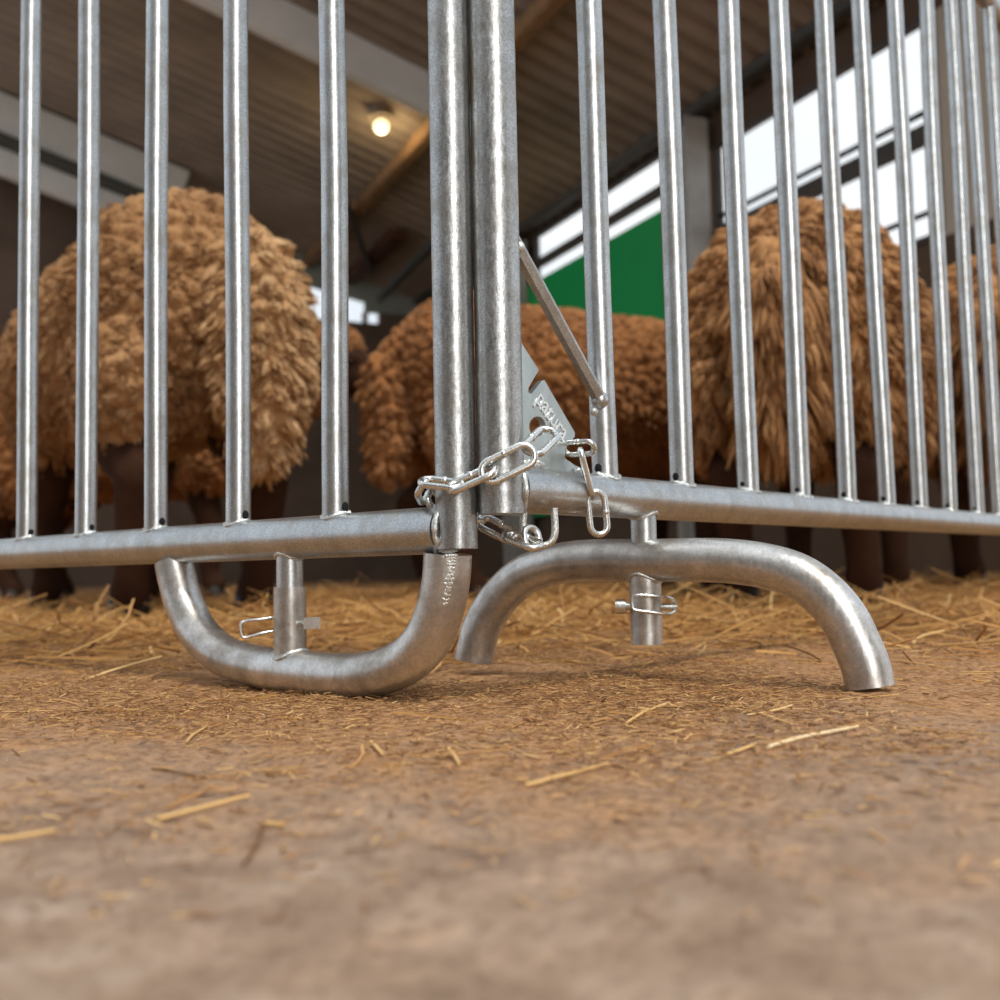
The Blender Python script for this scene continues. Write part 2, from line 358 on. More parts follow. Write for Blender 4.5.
tag(sg.build('wall_back_cladding', M['sheet_grey'], smooth=False), 'grey-green sheet cladding high on the far gable', kind='structure')
e = empty('window_3', P(10.95, 3.2, 2.77), AX); tag(e, 'small bright opening in the far gable between the sheep', kind='structure')
MB().box(P(10.97, 3.21, 3.01), U * .003, V * .46, Z * .19).build('pane', M['glass'], e, False)
# unseen wall with a gap, added behind the camera for contrast in tube reflections
fwm = MB()
for x0, x1, z0, z1 in ((-8, .35, 0, 3.4), (1.75, 9, 0, 3.4), (.35, 1.75, 2.7, 3.4)):
    fwm.box(((x0 + x1) / 2, -2.3, (z0 + z1) / 2), ((x1 - x0) / 2, 0, 0), (0, .08, 0), (0, 0, (z1 - z0) / 2))
tag(fwm.build('reflection_wall', M['reflection_grey'], smooth=False), 'added unseen grey wall with a gap, reflected in the steel tubes', kind='structure')
# columns
def column(u, v, z1, w_, label):
    cm = MB(); c = P(u, v, z1 / 2)
    cm.box(c, U * w_ / 2, V * .008, Z * z1 / 2)
    for s_ in (-1, 1): cm.box(c + U * s_ * w_ / 2, U * .008, V * w_ * .45, Z * z1 / 2)
    tag(cm.build('column', M['column'], smooth=False), label, kind='structure')
column(5.62, VW - .16, 3.02, .2, 'galvanised steel column at the wall right of the green panel')
column(8.3, VW - .16, 3.0, .2, 'galvanised steel column at the wall left of the green panel')
bm_ = MB().box(*wall_box(5.72, 8.6, .55, 2.60, VW - .06, .03)); gp = bm_.build('green_panel', M['green'], smooth=False)
tag(gp, 'bright green flat panel fixed to the wall below the strip window', 'panel')
# lamp
lp = P(7.4, 2.52, roof_z(2.52) - .14)
le = empty('ceiling_lamp', tuple(lp)); tag(le, 'round glowing yellow lamp under the dark roof', 'lamp')
MB().tube([lp + Z * .06, lp + Z * .13], .1, 24).build('housing', M['roof'], le)
MB().ball(lp, (.06, .06, .055), 20, 12).build('bulb', M['lamp'], le)
pl_ = bpy.data.lights.new('lamp_light', 'POINT'); pl_.energy = 7; pl_.color = (1, .75, .4); pl_.shadow_soft_size = .1
po = bpy.data.objects.new('lamp_light', pl_); C.objects.link(po); po.location = lp - Z * .12; po.parent = le; po.matrix_parent_inverse = world_matrix(le).inverted()

# ------------------------------------------------------------------ sheep
def evaluate_union(mb, voxel, smooth_it):
    me = mb.mesh('u', None, False); o = bpy.data.objects.new('u', me); C.objects.link(o)
    r = o.modifiers.new('r', 'REMESH'); r.mode = 'VOXEL'; r.voxel_size = voxel
    s_ = o.modifiers.new('s', 'SMOOTH'); s_.iterations = smooth_it; s_.factor = .5
    dg = bpy.context.evaluated_depsgraph_get(); out = bpy.data.meshes.new_from_object(o.evaluated_get(dg)); bpy.data.objects.remove(o); return out
def capsule(mb, a, b, ra, rb):
    a, b = np.asarray(a, float), np.asarray(b, float)
    n = max(2, int(np.linalg.norm(b - a) / .03) + 1)
    mb.tube([a + (b - a) * i / n for i in range(n + 1)], [ra + (rb - ra) * i / n for i in range(n + 1)], 14)
    mb.ball(a, (ra,) * 3, 14, 10); mb.ball(b, (rb,) * 3, 14, 10)
def roty(deg): a = math.radians(deg); return np.array([[math.cos(a), 0, math.sin(a)], [0, 1, 0], [-math.sin(a), 0, math.cos(a)]])

def body_mesh(head_z, head_x):
    b = MB()
    b.ball((0, 0, .54), (.5, .17, .18)); b.ball((.34, 0, .54), (.16, .15, .19)); b.ball((-.36, 0, .55), (.17, .16, .18))
    hz, hx = head_z, head_x
    capsule(b, (.40, 0, .58), (hx - .10, 0, hz - .02), .12, .085)
    b.ball((hx, 0, hz), (.11, .068, .08), rot=roty(28)); capsule(b, (hx + .05, 0, hz - .03), (hx + .165, 0, hz - .115), .058, .036)
    b.ball((hx + .165, 0, hz - .118), (.045, .036, .035))
    for s_ in (-1, 1):
        b.ball((hx - .045, s_ * .115, hz + .015), (.022, .065, .032), rot=None)                 # ears
        b.ball((hx + .05, s_ * .05, hz + .018), (.03, .018, .018))                                # brow
    for s_ in (-1, 1):
        y = s_ * .115
        for q in (([(-.38, y, .46), (-.33, y * 1.05, .36), (-.46, y, .25), (-.42, y, .085), (-.40, y, .045)], [.10, .075, .042, .031, .036]),
                  ([(.33, y, .46), (.28, y, .36), (.32, y, .22), (.315, y, .085), (.33, y, .045)], [.09, .06, .038, .030, .036])):
            for i in range(4): capsule(b, q[0][i], q[0][i + 1], q[1][i], q[1][i + 1])
    me = evaluate_union(b, .009, 5); me.polygons.foreach_set('use_smooth', [True] * len(me.polygons)); me.materials.append(M['skin']); me.name = 'body'; return me
def hoof_mesh():
    h = MB()
    for s_ in (-1, 1):
        V_ = []; y0 = s_ * .017
        prof = [(-.026, .0), (.05, .0), (.040, .022), (.022, .052), (-.020, .052)]
        for yy, k in ((y0 - .0145, .92), (y0 + .0145, .92)):
            for (x, z) in prof: V_.append((x * k, yy, z))
        h.add(V_, [(4, 3, 2, 1, 0), (5, 6, 7, 8, 9)] + [(i, (i + 1) % 5, 5 + (i + 1) % 5, 5 + i) for i in range(5)])
    me = h.mesh('hoof', M['hoof'], False)
    bm = bmesh.new(); bm.from_mesh(me); bmesh.ops.recalc_face_normals(bm, faces=bm.faces); bmesh.ops.bevel(bm, geom=bm.edges[:], offset=.006, segments=2, affect='EDGES'); bm.to_mesh(me); bm.free()
    me.polygons.foreach_set('use_smooth', [True] * len(me.polygons)); return me

def fleece_mesh(mb, mat, seed, clump, length, width, droop, name, density=.0060, voxel=.008, lump=.014):
    """A lumpy hide of small rounded clumps, each clump covered with curly strands that lean together."""
    rng = np.random.default_rng(seed)
    base = evaluate_union(mb, voxel, 6); n = len(base.vertices)
    co = np.empty(n * 3); base.vertices.foreach_get('co', co); co = co.reshape(-1, 3)
    no = np.empty(n * 3); base.vertices.foreach_get('normal', no); no = no.reshape(-1, 3)
    co = co + no * np.array([.018 * noise.noise(Vector(p * 6) + Vector((seed, 0, 0))) for p in co])[:, None]
    polys = [tuple(p.vertices) for p in base.polygons]
    quad = np.array([q[:4] if len(q) >= 4 else (q[0], q[1], q[2], q[2]) for q in polys])
    area = np.linalg.norm(np.cross(co[quad[:, 2]] - co[quad[:, 0]], co[quad[:, 3]] - co[quad[:, 1]]), axis=1) / 2
    prob = area / area.sum()
    def sample(m_):
        idx = rng.choice(len(quad), m_, p=prob); a, b = rng.random(m_)[:, None], rng.random(m_)[:, None]; Q = co[quad[idx]]
        nn = no[quad[idx]].mean(1); nn /= np.linalg.norm(nn, axis=1)[:, None] + 1e-9
        return Q[:, 0] * (1 - a) * (1 - b) + Q[:, 1] * a * (1 - b) + Q[:, 2] * a * b + Q[:, 3] * (1 - a) * b, nn
    # clump centres, kept apart
    sp, sn = sample(int(area.sum() / clump ** 2 * 2.2)); keep = []; cells = {}; md = clump * .74
    for i in range(len(sp)):
        k = tuple((sp[i] // md).astype(int)); ok = True
        for dx in (-1, 0, 1):
            for dy in (-1, 0, 1):
                for dz in (-1, 0, 1):
                    for j in cells.get((k[0] + dx, k[1] + dy, k[2] + dz), ()):
                        if ((sp[i] - sp[j]) ** 2).sum() < md * md: ok = False
        if ok: cells.setdefault(k, []).append(i); keep.append(i)
    sp, sn = sp[keep], sn[keep]
    kd = KDTree(len(sp))
    for i, q in enumerate(sp): kd.insert(q, i)
    kd.balance()
    sq = np.array([1, 1, .72 if droop > .6 else 1.])                          # long wool hangs in taller clumps
    R0 = clump * .62
    def near(ps):
        ii = np.empty(len(ps), int); dd = np.empty(len(ps))
        for i, q in enumerate(ps): _, ii[i], dd[i] = kd.find(q)
        return ii, dd
    bi, bd = near(co)
    down = np.array([0, 0, -1.])
    hgt = lump * (1 - np.minimum(1, bd / R0) ** 2)
    p, nn = sample(int(area.sum() / density ** 2)); K = len(p); ci, cd = near(p)
    p = p + nn * (lump * .8 * (1 - np.minimum(1, cd / R0) ** 2))[:, None]
    co = co + no * hgt[:, None]
    cr_ = np.random.default_rng(seed + 7).normal(0, 1, (len(sp), 3))
    off = p - sp[ci]
    cs = np.random.default_rng(seed + 9).uniform(.75, 1.25, len(sp))
    L = length * rng.uniform(.75, 1.2, K) * cs[ci]
    tip = sp[ci] + off * .62 + sn[ci] * (L * .55)[:, None] + nn * (L * .2)[:, None] + down * (L * droop)[:, None] + cr_[ci] * (L * .16)[:, None] + rng.normal(0, 1, (K, 3)) * (L * .11)[:, None]
    mid = (p + tip) / 2 + nn * (L * .22)[:, None]
    W = width * rng.uniform(.75, 1.25, K)
    rings, sides = 5, 3; prof = [.9, 1.1, 1.1, .9, .45]; ph = rng.random(K) * 2 * PI
    ax = tip - p; ax /= np.linalg.norm(ax, axis=1)[:, None] + 1e-9
    s1 = np.cross(ax, nn + rng.normal(0, .05, (K, 3))); s1 /= np.linalg.norm(s1, axis=1)[:, None] + 1e-9; s2 = np.cross(ax, s1)
    VV = np.empty((K, rings * sides, 3))
    for r_ in range(rings):
        t = r_ / (rings - 1)
        c = p * (1 - t) ** 2 + mid * (2 * t * (1 - t)) + tip * t * t - nn * (.004 * (1 - t))[..., None] if False else p * (1 - t) ** 2 + mid * (2 * t * (1 - t)) + tip * t * t
        c = c + (s1 * np.sin(ph + 7 * t)[:, None] + s2 * np.cos(ph + 7 * t)[:, None]) * (W * .55 * t)[:, None]
        for k in range(sides):
            an = 2 * PI * k / sides; VV[:, r_ * sides + k] = c + (s1 * math.cos(an) + s2 * math.sin(an)) * (W * prof[r_])[:, None]
    fl = []
    for r_ in range(rings - 1):
        for k in range(sides):
            l_ = (k + 1) % sides; fl.append((r_ * sides + k, r_ * sides + l_, (r_ + 1) * sides + l_, (r_ + 1) * sides + k))
    nv = rings * sides; off_ = (np.arange(K) * nv + n)[:, None, None]
    fq = (np.array(fl)[None] + off_).reshape(-1, 4); ft = (np.array([[nv - 3, nv - 2, nv - 1]])[None] + off_).reshape(-1, 3)
    verts = np.concatenate([co, VV.reshape(-1, 3)])
    me = bpy.data.meshes.new(name)
    loops = np.concatenate([np.concatenate([np.array(q) for q in polys]), fq.ravel(), ft.ravel()])
    tot = np.concatenate([np.array([len(q) for q in polys]), np.full(len(fq), 4), np.full(len(ft), 3)])
    st = np.concatenate([[0], np.cumsum(tot)[:-1]])
    me.vertices.add(len(verts)); me.vertices.foreach_set('co', verts.ravel().astype(np.float32))
    me.loops.add(len(loops)); me.loops.foreach_set('vertex_index', loops.astype(np.int32))
    me.polygons.add(len(tot)); me.polygons.foreach_set('loop_start', st.astype(np.int32)); me.polygons.foreach_set('loop_total', tot.astype(np.int32))
    me.polygons.foreach_set('use_smooth', np.ones(len(tot), bool))
    me.update(calc_edges=True); me.materials.append(mat); bpy.data.meshes.remove(base)
    return me

HOOF = hoof_mesh()
HOOF_SPOTS = [(-.40, -.115), (-.40, .115), (.33, -.115), (.33, .115)]
def make_sheep(seed, wool, tail_mat, spacing, length, width, droop, tail_r, head_z=.68, head_x=.70, tail_y=0.):
    root = empty('sheep')
    put('body', body_mesh(head_z, head_x), root, False)
    f = MB()
    f.ball((-.36, 0, .565), (.19, .215, .215)); f.ball((-.12, 0, .55), (.36, .235, .22)); f.ball((.14, 0, .55), (.32, .23, .22)); f.ball((.34, 0, .56), (.19, .195, .22))
    capsule(f, (.38, 0, .60), (head_x - .14, 0, head_z), .155, .115)
    f.ball((head_x - .05, 0, head_z + .065), (.095, .085, .065))
    for s_ in (-1, 1):
        f.ball((-.38, s_ * .125, .44), (.135, .09, .17)); f.ball((.31, s_ * .12, .46), (.11, .08, .15))
    put('fleece', fleece_mesh(f, wool, seed, spacing, length, width, droop, 'fleece'), root, False)
    t = MB(); rx, ry, rz = tail_r
    t.ball((-.535, tail_y * .5, .60), (rx, ry * .8, .08)); t.ball((-.575, tail_y, .49), (rx * 1.05, ry, rz)); t.ball((-.58, tail_y * 1.2, .40), (rx * .9, ry * .85, rz * .8))
    put('tail', fleece_mesh(t, tail_mat, seed + 50, spacing * .95, length * 1.5, width, droop * 1.8, 'tail'), root, False)
    for x, y in HOOF_SPOTS:
        h = put('hoof', HOOF, root, False); h.location = (x, y, 0)
    for s_ in (-1, 1):
        e_ = put('eye', MB().ball((head_x + .045, s_ * .062, head_z + .008), (.012, .007, .010), 12, 8).mesh('eye', M['eye']), root, False)
    return root
def stand(o, rump, hd, sc):
    a = math.atan2(hd[1], hd[0]); h = unit([hd[0], hd[1], 0])
    c = np.array([rump[0], rump[1], 0]) + h * .52 * sc
    o.location = (c[0], c[1], .004); o.rotation_euler = (0, 0, a); o.scale = (sc, sc, sc); return o

s1 = make_sheep(3, M['wool'], M['wool_tail'], .027, .0135, .0018, .35, (.07, .072, .19), tail_y=-.06)
stand(s1, (-.535, 1.98), (-.56, .83), 1.09)
tag(s1, 'big ginger woolly sheep seen from behind, at the left, with a pale hanging tail', 'sheep', 'sheep in the pen')
s4 = make_sheep(11, M['wool_brown'], M['wool_brown'], .028, .025, .0019, .85, (.045, .06, .13))
stand(s4, (.53, 1.94), (.42, .907), 1.02)
tag(s4, 'brown sheep with long ropy wool close behind the middle bars of the right fence panel', 'sheep', 'sheep in the pen')
s3 = make_sheep(23, M['wool_red'], M['wool_red'], .0235, .0125, .0019, .4, (.05, .055, .15))
stand(s3, (-.24, 2.72), (.88, .47), 1.05)
tag(s3, 'chestnut sheep standing side-on behind the two posts, below the green panel', 'sheep', 'sheep in the pen')
s5 = copy_tree(s4)
stand(s5, (1.30, 2.68), (.60, .80), 1.2)
tag(s5, 'brown sheep at the far right edge behind the last bars', 'sheep', 'sheep in the pen')
s2 = copy_tree(s3)
stand(s2, (-1.80, 3.85), (.95, -.3), 1.11)
tag(s2, 'far sheep whose dark face shows between the big ginger sheep and the chestnut one', 'sheep', 'sheep in the pen')

# ------------------------------------------------------------------ fence panels
tL, tR = .8766, .6955
DL = np.array([-math.sin(tL), math.cos(tL), 0]); DR = np.array([math.sin(tR), math.cos(tR), 0])
NL = np.array([-DL[1], DL[0], 0]) * 1.0; NL = NL if NL[1] < 0 else -NL           # panel normals towards the camera
NR = np.array([DR[1], -DR[0], 0]); NR = NR if NR[1] < 0 else -NR
PL = np.array([-.0455 * S, 1.09 * S, 0]); PR = np.array([.00134 * S, 1.09 * S, 0])
ZL, ZR = .1798 * S, .2210 * S
RB, RR, RPL, RPR = .0097, .0155, .0134, .0152                                   # bar, rail, left post, right post radii
STEP = .18585 * S
TOP = 1.0
rnd = random.Random(5)

def ring_weld(base, axis, r_in, seed, wire=.0016, saddle=None, seg=40):
    axis = unit(axis); x = np.cross(axis, [0, 0, 1.]);
    if np.linalg.norm(x) < .1: x = np.cross(axis, [1., 0, 0])
    x = unit(x); y = np.cross(axis, x); pts = []; rr = []
    for k in range(seg):
        a = 2 * PI * k / seg; q = r_in * (math.cos(a) * x + math.sin(a) * y)
        h = 0. if saddle is None else saddle(q)
        jit = noise.noise((math.cos(a) * 2.3 + seed, math.sin(a) * 2.3, seed * 1.7))
        pts.append(np.asarray(base) + q * (1 + .05 * jit) + axis * (h + .0008 * jit)); rr.append(wire * (1 + .55 * noise.noise((math.cos(a) * 5 + seed, math.sin(a) * 5, 3.3))))
    return MB().tube(pts, rr, 8, closed=True)
def saddle_on(dirv, R, R0):
    n = np.array([-dirv[1], dirv[0], 0])
    return lambda q: math.sqrt(max(1e-8, R * R - min(R * .98, abs(q @ n)) ** 2)) - R0

def upright(root, base, top, Dv, Nv, k):
    base = np.asarray(base, float); top = np.asarray(top, float)
    n = 10; L_ = top - base; bend = .0006
    pts = [base + L_ * i / n + Dv * bend * math.sin(i * 1.3 + k) + Nv * bend * math.sin(i * .9 + 2 * k) for i in range(n + 1)]
    o = MB().tube(pts, RB, 28).build('bar', M['galv'], root)
    zc = base + np.array([0, 0, RR * .0])
    wd = ring_weld(zc + Z * RR, (0, 0, 1), RB * 1.03, k * 1.37, .0016, saddle_on(Dv, RR, RR)).build('weld_bead', M['weld'], o)
    # a drop of zinc at the foot of the bar and a dark bead standing in for the shade of its drain hole
    hd = -Dv
    hp = base + Z * (RR + .0046) + hd * (RB - .0003)
    zx = unit(np.cross(hd, Z)); R_ = np.stack([hd, zx, Z], 1)
    MB().ball(hp, (.0012, .0030, .0036), 16, 10, R_).build('drain_hole', M['hole'], o)
    return o

# left panel
lp_ = empty('fence_panel', tuple(PL)); lp_['side'] = 'left'
tag(lp_, 'galvanised sheep hurdle on the left, standing on its upturned U foot', 'fence panel')
rp_ = empty('fence_panel', tuple(PR)); rp_['side'] = 'right'
tag(rp_, 'galvanised sheep hurdle on the right, standing on its arched foot', 'fence panel')
zb = on_plane(455, 549, PL, NL)[2]
MB().tube([PL + Z * zb, PL + Z * (zb + .001), PL + Z * .5, PL + Z * TOP], RPL, 48).build('corner_post', M['galv_post'], lp_)
LEN_L = 9.6 * STEP
MB().tube([PL + Z * ZL + DL * t for t in (RPL * .7, .3, .7, LEN_L)], RR, 40).build('bottom_rail', M['galv'], lp_)
MB().tube([PL + Z * (TOP - .02) + DL * t for t in (RPL * .7, .3, .7, LEN_L)], RR, 40).build('top_rail', M['galv'], lp_)
MB().tube([PL + DL * LEN_L + Z * z for z in (zb, .5, TOP)], RPL, 32).build('corner_post', M['galv_post'], lp_)
ring_weld(PL + Z * ZL, DL, RR * 1.0, 4.2, .0022, lambda q: math.sqrt(max(0, RPL ** 2 - min(RPL * .93, abs(q @ NL)) ** 2))).build('weld_bead', M['weld'], lp_)
for k in range(1, 10):
    b0 = PL + Z * ZL + DL * STEP * k
    upright(lp_, b0, b0 + Z * (TOP - ZL - .02), DL, NL, k)
# right panel
zbr = on_plane(500, 514, PR, NR)[2]
MB().tube([PR + Z * zbr, PR + Z * (zbr + .001), PR + Z * .5, PR + Z * TOP], RPR, 48).build('corner_post', M['galv_post'], rp_)
LEN_R = 17.5 * STEP
MB().tube([PR + Z * ZR + DR * t for t in (RPR * .7, .4, 1., LEN_R)], RR, 40).build('bottom_rail', M['galv'], rp_)
MB().tube([PR + Z * (TOP - .02) + DR * t for t in (RPR * .7, .4, 1., LEN_R)], RR, 40).build('top_rail', M['galv'], rp_)
MB().tube([PR + DR * LEN_R + Z * z for z in (zbr, .5, TOP)], RPR, 32).build('corner_post', M['galv_post'], rp_)
ring_weld(PR + Z * ZR, DR, RR * 1.0, 8.1, .0022, lambda q: math.sqrt(max(0, RPR ** 2 - min(RPR * .93, abs(q @ NR)) ** 2))).build('weld_bead', M['weld'], rp_)
bases = [607, 683, 749, 802, 848, 887, 920.5, 950, 977]; tops = [587.6, 664.5, 728, 778, 823, 859, 895, 926, 950]
for k in range(1, 18):
    if k <= 9:
        pb = on_plane(bases[k - 1], 515, PR, NR); pt = on_plane(tops[k - 1], 0, PR, NR)
        tb = (pb - PR) @ DR; sl = ((pt - PR) @ DR - tb) / (pt[2] - pb[2]); tb0 = tb - sl * (pb[2] - ZR)
    else: tb0 = STEP * k; sl = -.03
    b0 = PR + Z * ZR + DR * tb0
    upright(rp_, b0, b0 + Z * (TOP - ZR - .02) + DR * sl * (TOP - ZR - .02), DR, NR, k + 20)

# feet: the same hoop, upturned on the left, arched on the right
def foot(root, P0, Dv, Nv, path_px, r, stub_px, Pn, hoop_dir):
    n = np.array([-hoop_dir[1], hoop_dir[0], 0])
    pts = [on_plane(x, y, Pn, n) for x, y in path_px]
    f = empty('foot', tuple(Pn)); f.parent = root; f.matrix_parent_inverse = world_matrix(root).inverted()
    return f, smooth_path(pts, 8)
tS = .2705 * S
SL_ = PL + DL * tS
n_l = np.array([-DL[1], DL[0], 0])
U_px = [(174, 562), (177, 577), (184.5, 604), (199, 633), (225, 656), (262, 667), (300, 672), (340, 675.5), (376, 673), (406, 661), (427, 640), (440, 610), (446, 580), (447.8, 554)]
pts = smooth_path([on_plane(x, y, PL, n_l) for x, y in U_px], 8)
lo = min(p[2] for p in pts)
hoop = MB().tube(pts, .0157, 40).build('foot_hoop', M['galv_foot'], lp_)
sleeve_top = on_plane(290, 587, PL, n_l)[2]
MB().tube([SL_ + Z * ZL, SL_ + Z * (sleeve_top - .01)], .0099, 32).build('foot_stub', M['galv'], lp_)
zc_ = on_plane(290, 671, PL, n_l)[2]
slv = MB().tube([SL_ + Z * zc_, SL_ + Z * sleeve_top], .0119, 36).build('foot_sleeve', M['galv_foot'], lp_)
ring_weld(SL_ + Z * (ZL - RR), (0, 0, 1), .0105, 2.2, .0014, lambda q: -saddle_on(DL, RR, RR)(q)).build('weld_bead', M['weld'], lp_)
ring_weld(SL_ + Z * (zc_ + .0157), (0, 0, 1), .0122, 5.2, .0018, saddle_on(DL, .0157, .0157)).build('weld_bead', M['weld'], lp_)
# weld patch near the end of the right leg of the hoop
wp = MB()
for i in range(300):
    t = rnd.random(); y = 557 + 52 * t * t; x = 457 - (y - 557) * .2 + rnd.gauss(0, 6.5 * (1 - .6 * t)); r_ = rnd.uniform(.0004, .0010)
    hit = on_plane(x, y, PL + NL * .0157, n_l); ax_ = min(pts, key=lambda q: np.linalg.norm(q - hit)); d_ = unit(hit - ax_)
    wp.ball(ax_ + d_ * .0154, (r_ * 1.5, r_ * 1.5, r_ * .5), 8, 6, np.stack([unit(np.cross(d_, Z + DL * .3)), unit(np.cross(d_, np.cross(d_, Z + DL * .3))), d_], 1))
wp.build('weld_patch', M['weld'], lp_)

# right arch
SR_ = PR + DR * (.2735 * S)
HD = unit([.84, -.54, 0]); n_r = np.array([-HD[1], HD[0], 0])
A_px = [(474, 660), (476, 648), (483, 625), (500, 597), (527, 574), (562, 563), (600, 560), (645, 560.5), (690, 560), (728, 561), (765, 566), (797, 576), (822, 593), (843, 617), (857, 645), (866, 668), (870, 687)]
ap = smooth_path([on_plane(x, y, SR_, n_r) for x, y in A_px], 8)
MB().tube(ap, .0163, 40).build('foot_hoop', M['galv_foot'], rp_)
za = on_plane(645, 560, SR_, n_r)[2]; zs = on_plane(645, 644, SR_, n_r)[2]
MB().tube([SR_ + Z * ZR, SR_ + Z * za], .0098, 32).build('foot_stub', M['galv'], rp_)
MB().tube([SR_ + Z * za, SR_ + Z * zs], .0121, 36).build('foot_sleeve', M['galv_foot'], rp_)
ring_weld(SR_ + Z * (ZR - RR), (0, 0, 1), .0108, 6.6, .0015, lambda q: -saddle_on(DR, RR, RR)(q)).build('weld_bead', M['weld'], rp_)
ring_weld(SR_ + Z * (za - .0163), (0, 0, 1), .0124, 7.7, .0016, lambda q: -saddle_on(HD, .0163, .0163)(q)).build('weld_bead', M['weld'], rp_)

# locking pins with their spring wire
def clip_loop(pts, r, name, mat, parent): return MB().tube(smooth_path(pts, 6), r, 12).build(name, mat, parent)
# left pin
zp = on_plane(290, 624, PL, n_l)[2]; Ys = SL_[1]
pe = empty('locking_pin', tuple(SL_ + Z * zp)); pe.parent = lp_; pe.matrix_parent_inverse = world_matrix(lp_).inverted()
a = at_y(302, 624, Ys - .010); b = at_y(311, 623, Ys - .016)
MB().tube([SL_ + Z * zp + np.array([-.004, .014, 0]), a, b], .0029, 16).build('pin', M['zinc'], pe)
pm = MB(); c = at_y(312, 623, Ys - .018)
pm.box(c, np.array([.0052, -.003, .0003]), np.array([.0012, .0016, 0]), np.array([0, 0, .0042])); pm.build('pin_head', M['zinc'], pe)
loop = [at_y(x, y, Y) for x, y, Y in ((276, 617, Ys + .004), (262, 619, Ys + .0), (246, 621, Ys - .002), (241, 624, Ys - .003), (242, 636, Ys - .003), (248, 637, Ys - .002), (262, 633, Ys), (278, 630, Ys + .004))]
clip_loop(loop, .00105, 'spring_wire', M['zinc'], pe)
# right pin
Ys = SR_[1]; zp = on_plane(645, 605, SR_, n_r)[2]
pe = empty('locking_pin', tuple(SR_ + Z * zp)); pe.parent = rp_; pe.matrix_parent_inverse = world_matrix(rp_).inverted()
MB().tube([at_y(617, 606, Ys + .002), at_y(677, 607, Ys - .002)], .0030, 16).build('pin', M['zinc'], pe)
MB().tube([at_y(615.5, 606.5, Ys + .002), at_y(626, 606.5, Ys + .001)], .0056, 20).build('pin_head', M['zinc'], pe)
loop = [at_y(x, y, Ys + dy) for x, y, dy in ((676, 602, .0), (670, 598, -.010), (655, 596, -.0145), (638, 595, -.0145), (633, 597.5, -.014), (632.5, 606, -.014), (635, 610, -.0145), (650, 612, -.0148), (668, 614, -.012), (675, 611, -.004))]
clip_loop(loop, .00115, 'spring_wire', M['zinc'], pe)

# gusset plate with slot, hole and the pressed lettering
FR = PR + NR * .000
def pp(x, y): q = on_plane(x, y, FR, NR); return ((q - FR) @ DR, q[2])
outl = [(512, 340), (518, 343), (535.6, 370.5), (525.5, 388), (525, 393), (528.5, 395), (539, 382.5), (541.5, 381), (571.8, 433), (571.5, 437), (562, 449), (562, 459), (572, 466), (582, 470), (584, 487), (512, 485)]
cu = bpy.data.curves.new('plate', 'CURVE'); cu.dimensions = '2D'; cu.fill_mode = 'BOTH'; cu.extrude = .0022; cu.bevel_depth = .0004
def spline(pl2):
    s_ = cu.splines.new('POLY'); s_.points.add(len(pl2) - 1)
    for i, (x, y) in enumerate(pl2): s_.points[i].co = (x, y, 0, 1)
    s_.use_cyclic_u = True
spline([pp(*q) for q in outl])
hole = []
for k in range(20):
    a = 2 * PI * k / 20; hole.append(pp(534.5 + 8.5 * math.cos(a), 427 + 10.5 * math.sin(a)))
spline(hole)
o = bpy.data.objects.new('tmp', cu); C.objects.link(o)
dg = bpy.context.evaluated_depsgraph_get(); me = bpy.data.meshes.new_from_object(o.evaluated_get(dg)); bpy.data.objects.remove(o)
nrm = np.cross(DR, Z)
mt = Matrix(((DR[0], Z[0], nrm[0], FR[0]), (DR[1], Z[1], nrm[1], FR[1]), (DR[2], Z[2], nrm[2], FR[2]), (0, 0, 0, 1)))
me.transform(mt); me.materials.clear(); me.materials.append(M['plate']); me.name = 'gusset_plate'
gpl = put('gusset_plate', me, rp_)
FT = FR + NR * .0026
tx = bpy.data.curves.new('lettering', 'FONT'); tx.body = 'patura'; tx.size = .0135; tx.extrude = .0006; tx.bevel_depth = .00015; tx.space_character = 1.0
o = bpy.data.objects.new('tmp', tx); C.objects.link(o); dg = bpy.context.evaluated_depsgraph_get(); me = bpy.data.meshes.new_from_object(o.evaluated_get(dg)); bpy.data.objects.remove(o)
p0 = on_plane(534.5, 400.5, FT, NR); p1 = on_plane(562.5, 442, FT, NR); xv = unit(p1 - p0); yv = np.cross(NR, xv)
wid = max(v.co.x for v in me.vertices); ks = np.linalg.norm(p1 - p0) / wid
me.transform(Matrix(((xv[0] * ks, yv[0] * ks * 1.2, NR[0], p0[0]), (xv[1] * ks, yv[1] * ks * 1.2, NR[1], p0[1]), (xv[2] * ks, yv[2] * ks * 1.2, NR[2], p0[2]), (0, 0, 0, 1))))
me.materials.clear(); me.materials.append(M['zinc']); me.name = 'lettering'
put('lettering', me, gpl)
wb = MB()
for i in range(11):
    q = on_plane(525 + i * 1.6 + rnd.uniform(-.6, .6), 465 + rnd.uniform(-2.5, 2.5), FR + NR * .003, NR); wb.ball(q, (.0028, .0022, .0024), 10, 7)
wb.build('weld_bead', M['weld'], rp_)
wb = MB()
for i in range(9):
    q = on_plane(574 + i * 1.4 + rnd.uniform(-.5, .5), 470 + i * .5 + rnd.uniform(-1.2, 1.2), FR + NR * .003, NR); wb.ball(q, (.002, .0018, .002), 10, 7)
wb.build('weld_bead', M['weld'], rp_)
# diagonal brace from the post to the first bar
a = on_plane(512, 238, PR + NR * .004, NR); b = on_plane(600, 400, PR + NR * .0125, NR)
br = MB().tube([a, b], .0052, 6).build('brace_rod', M['galv'], rp_)
MB().ball(b, (.0062, .0062, .0066), 14, 10).build('end_cap', M['galv'], br)
for x, y, o_, r_ in ((594, 411, .009, .003), (520, 247, .008, .0033)):
    MB().ball(on_plane(x, y, PR + NR * o_, NR), (r_, r_, r_ * 1.2), 10, 8).build('weld_bead', M['weld'], br)


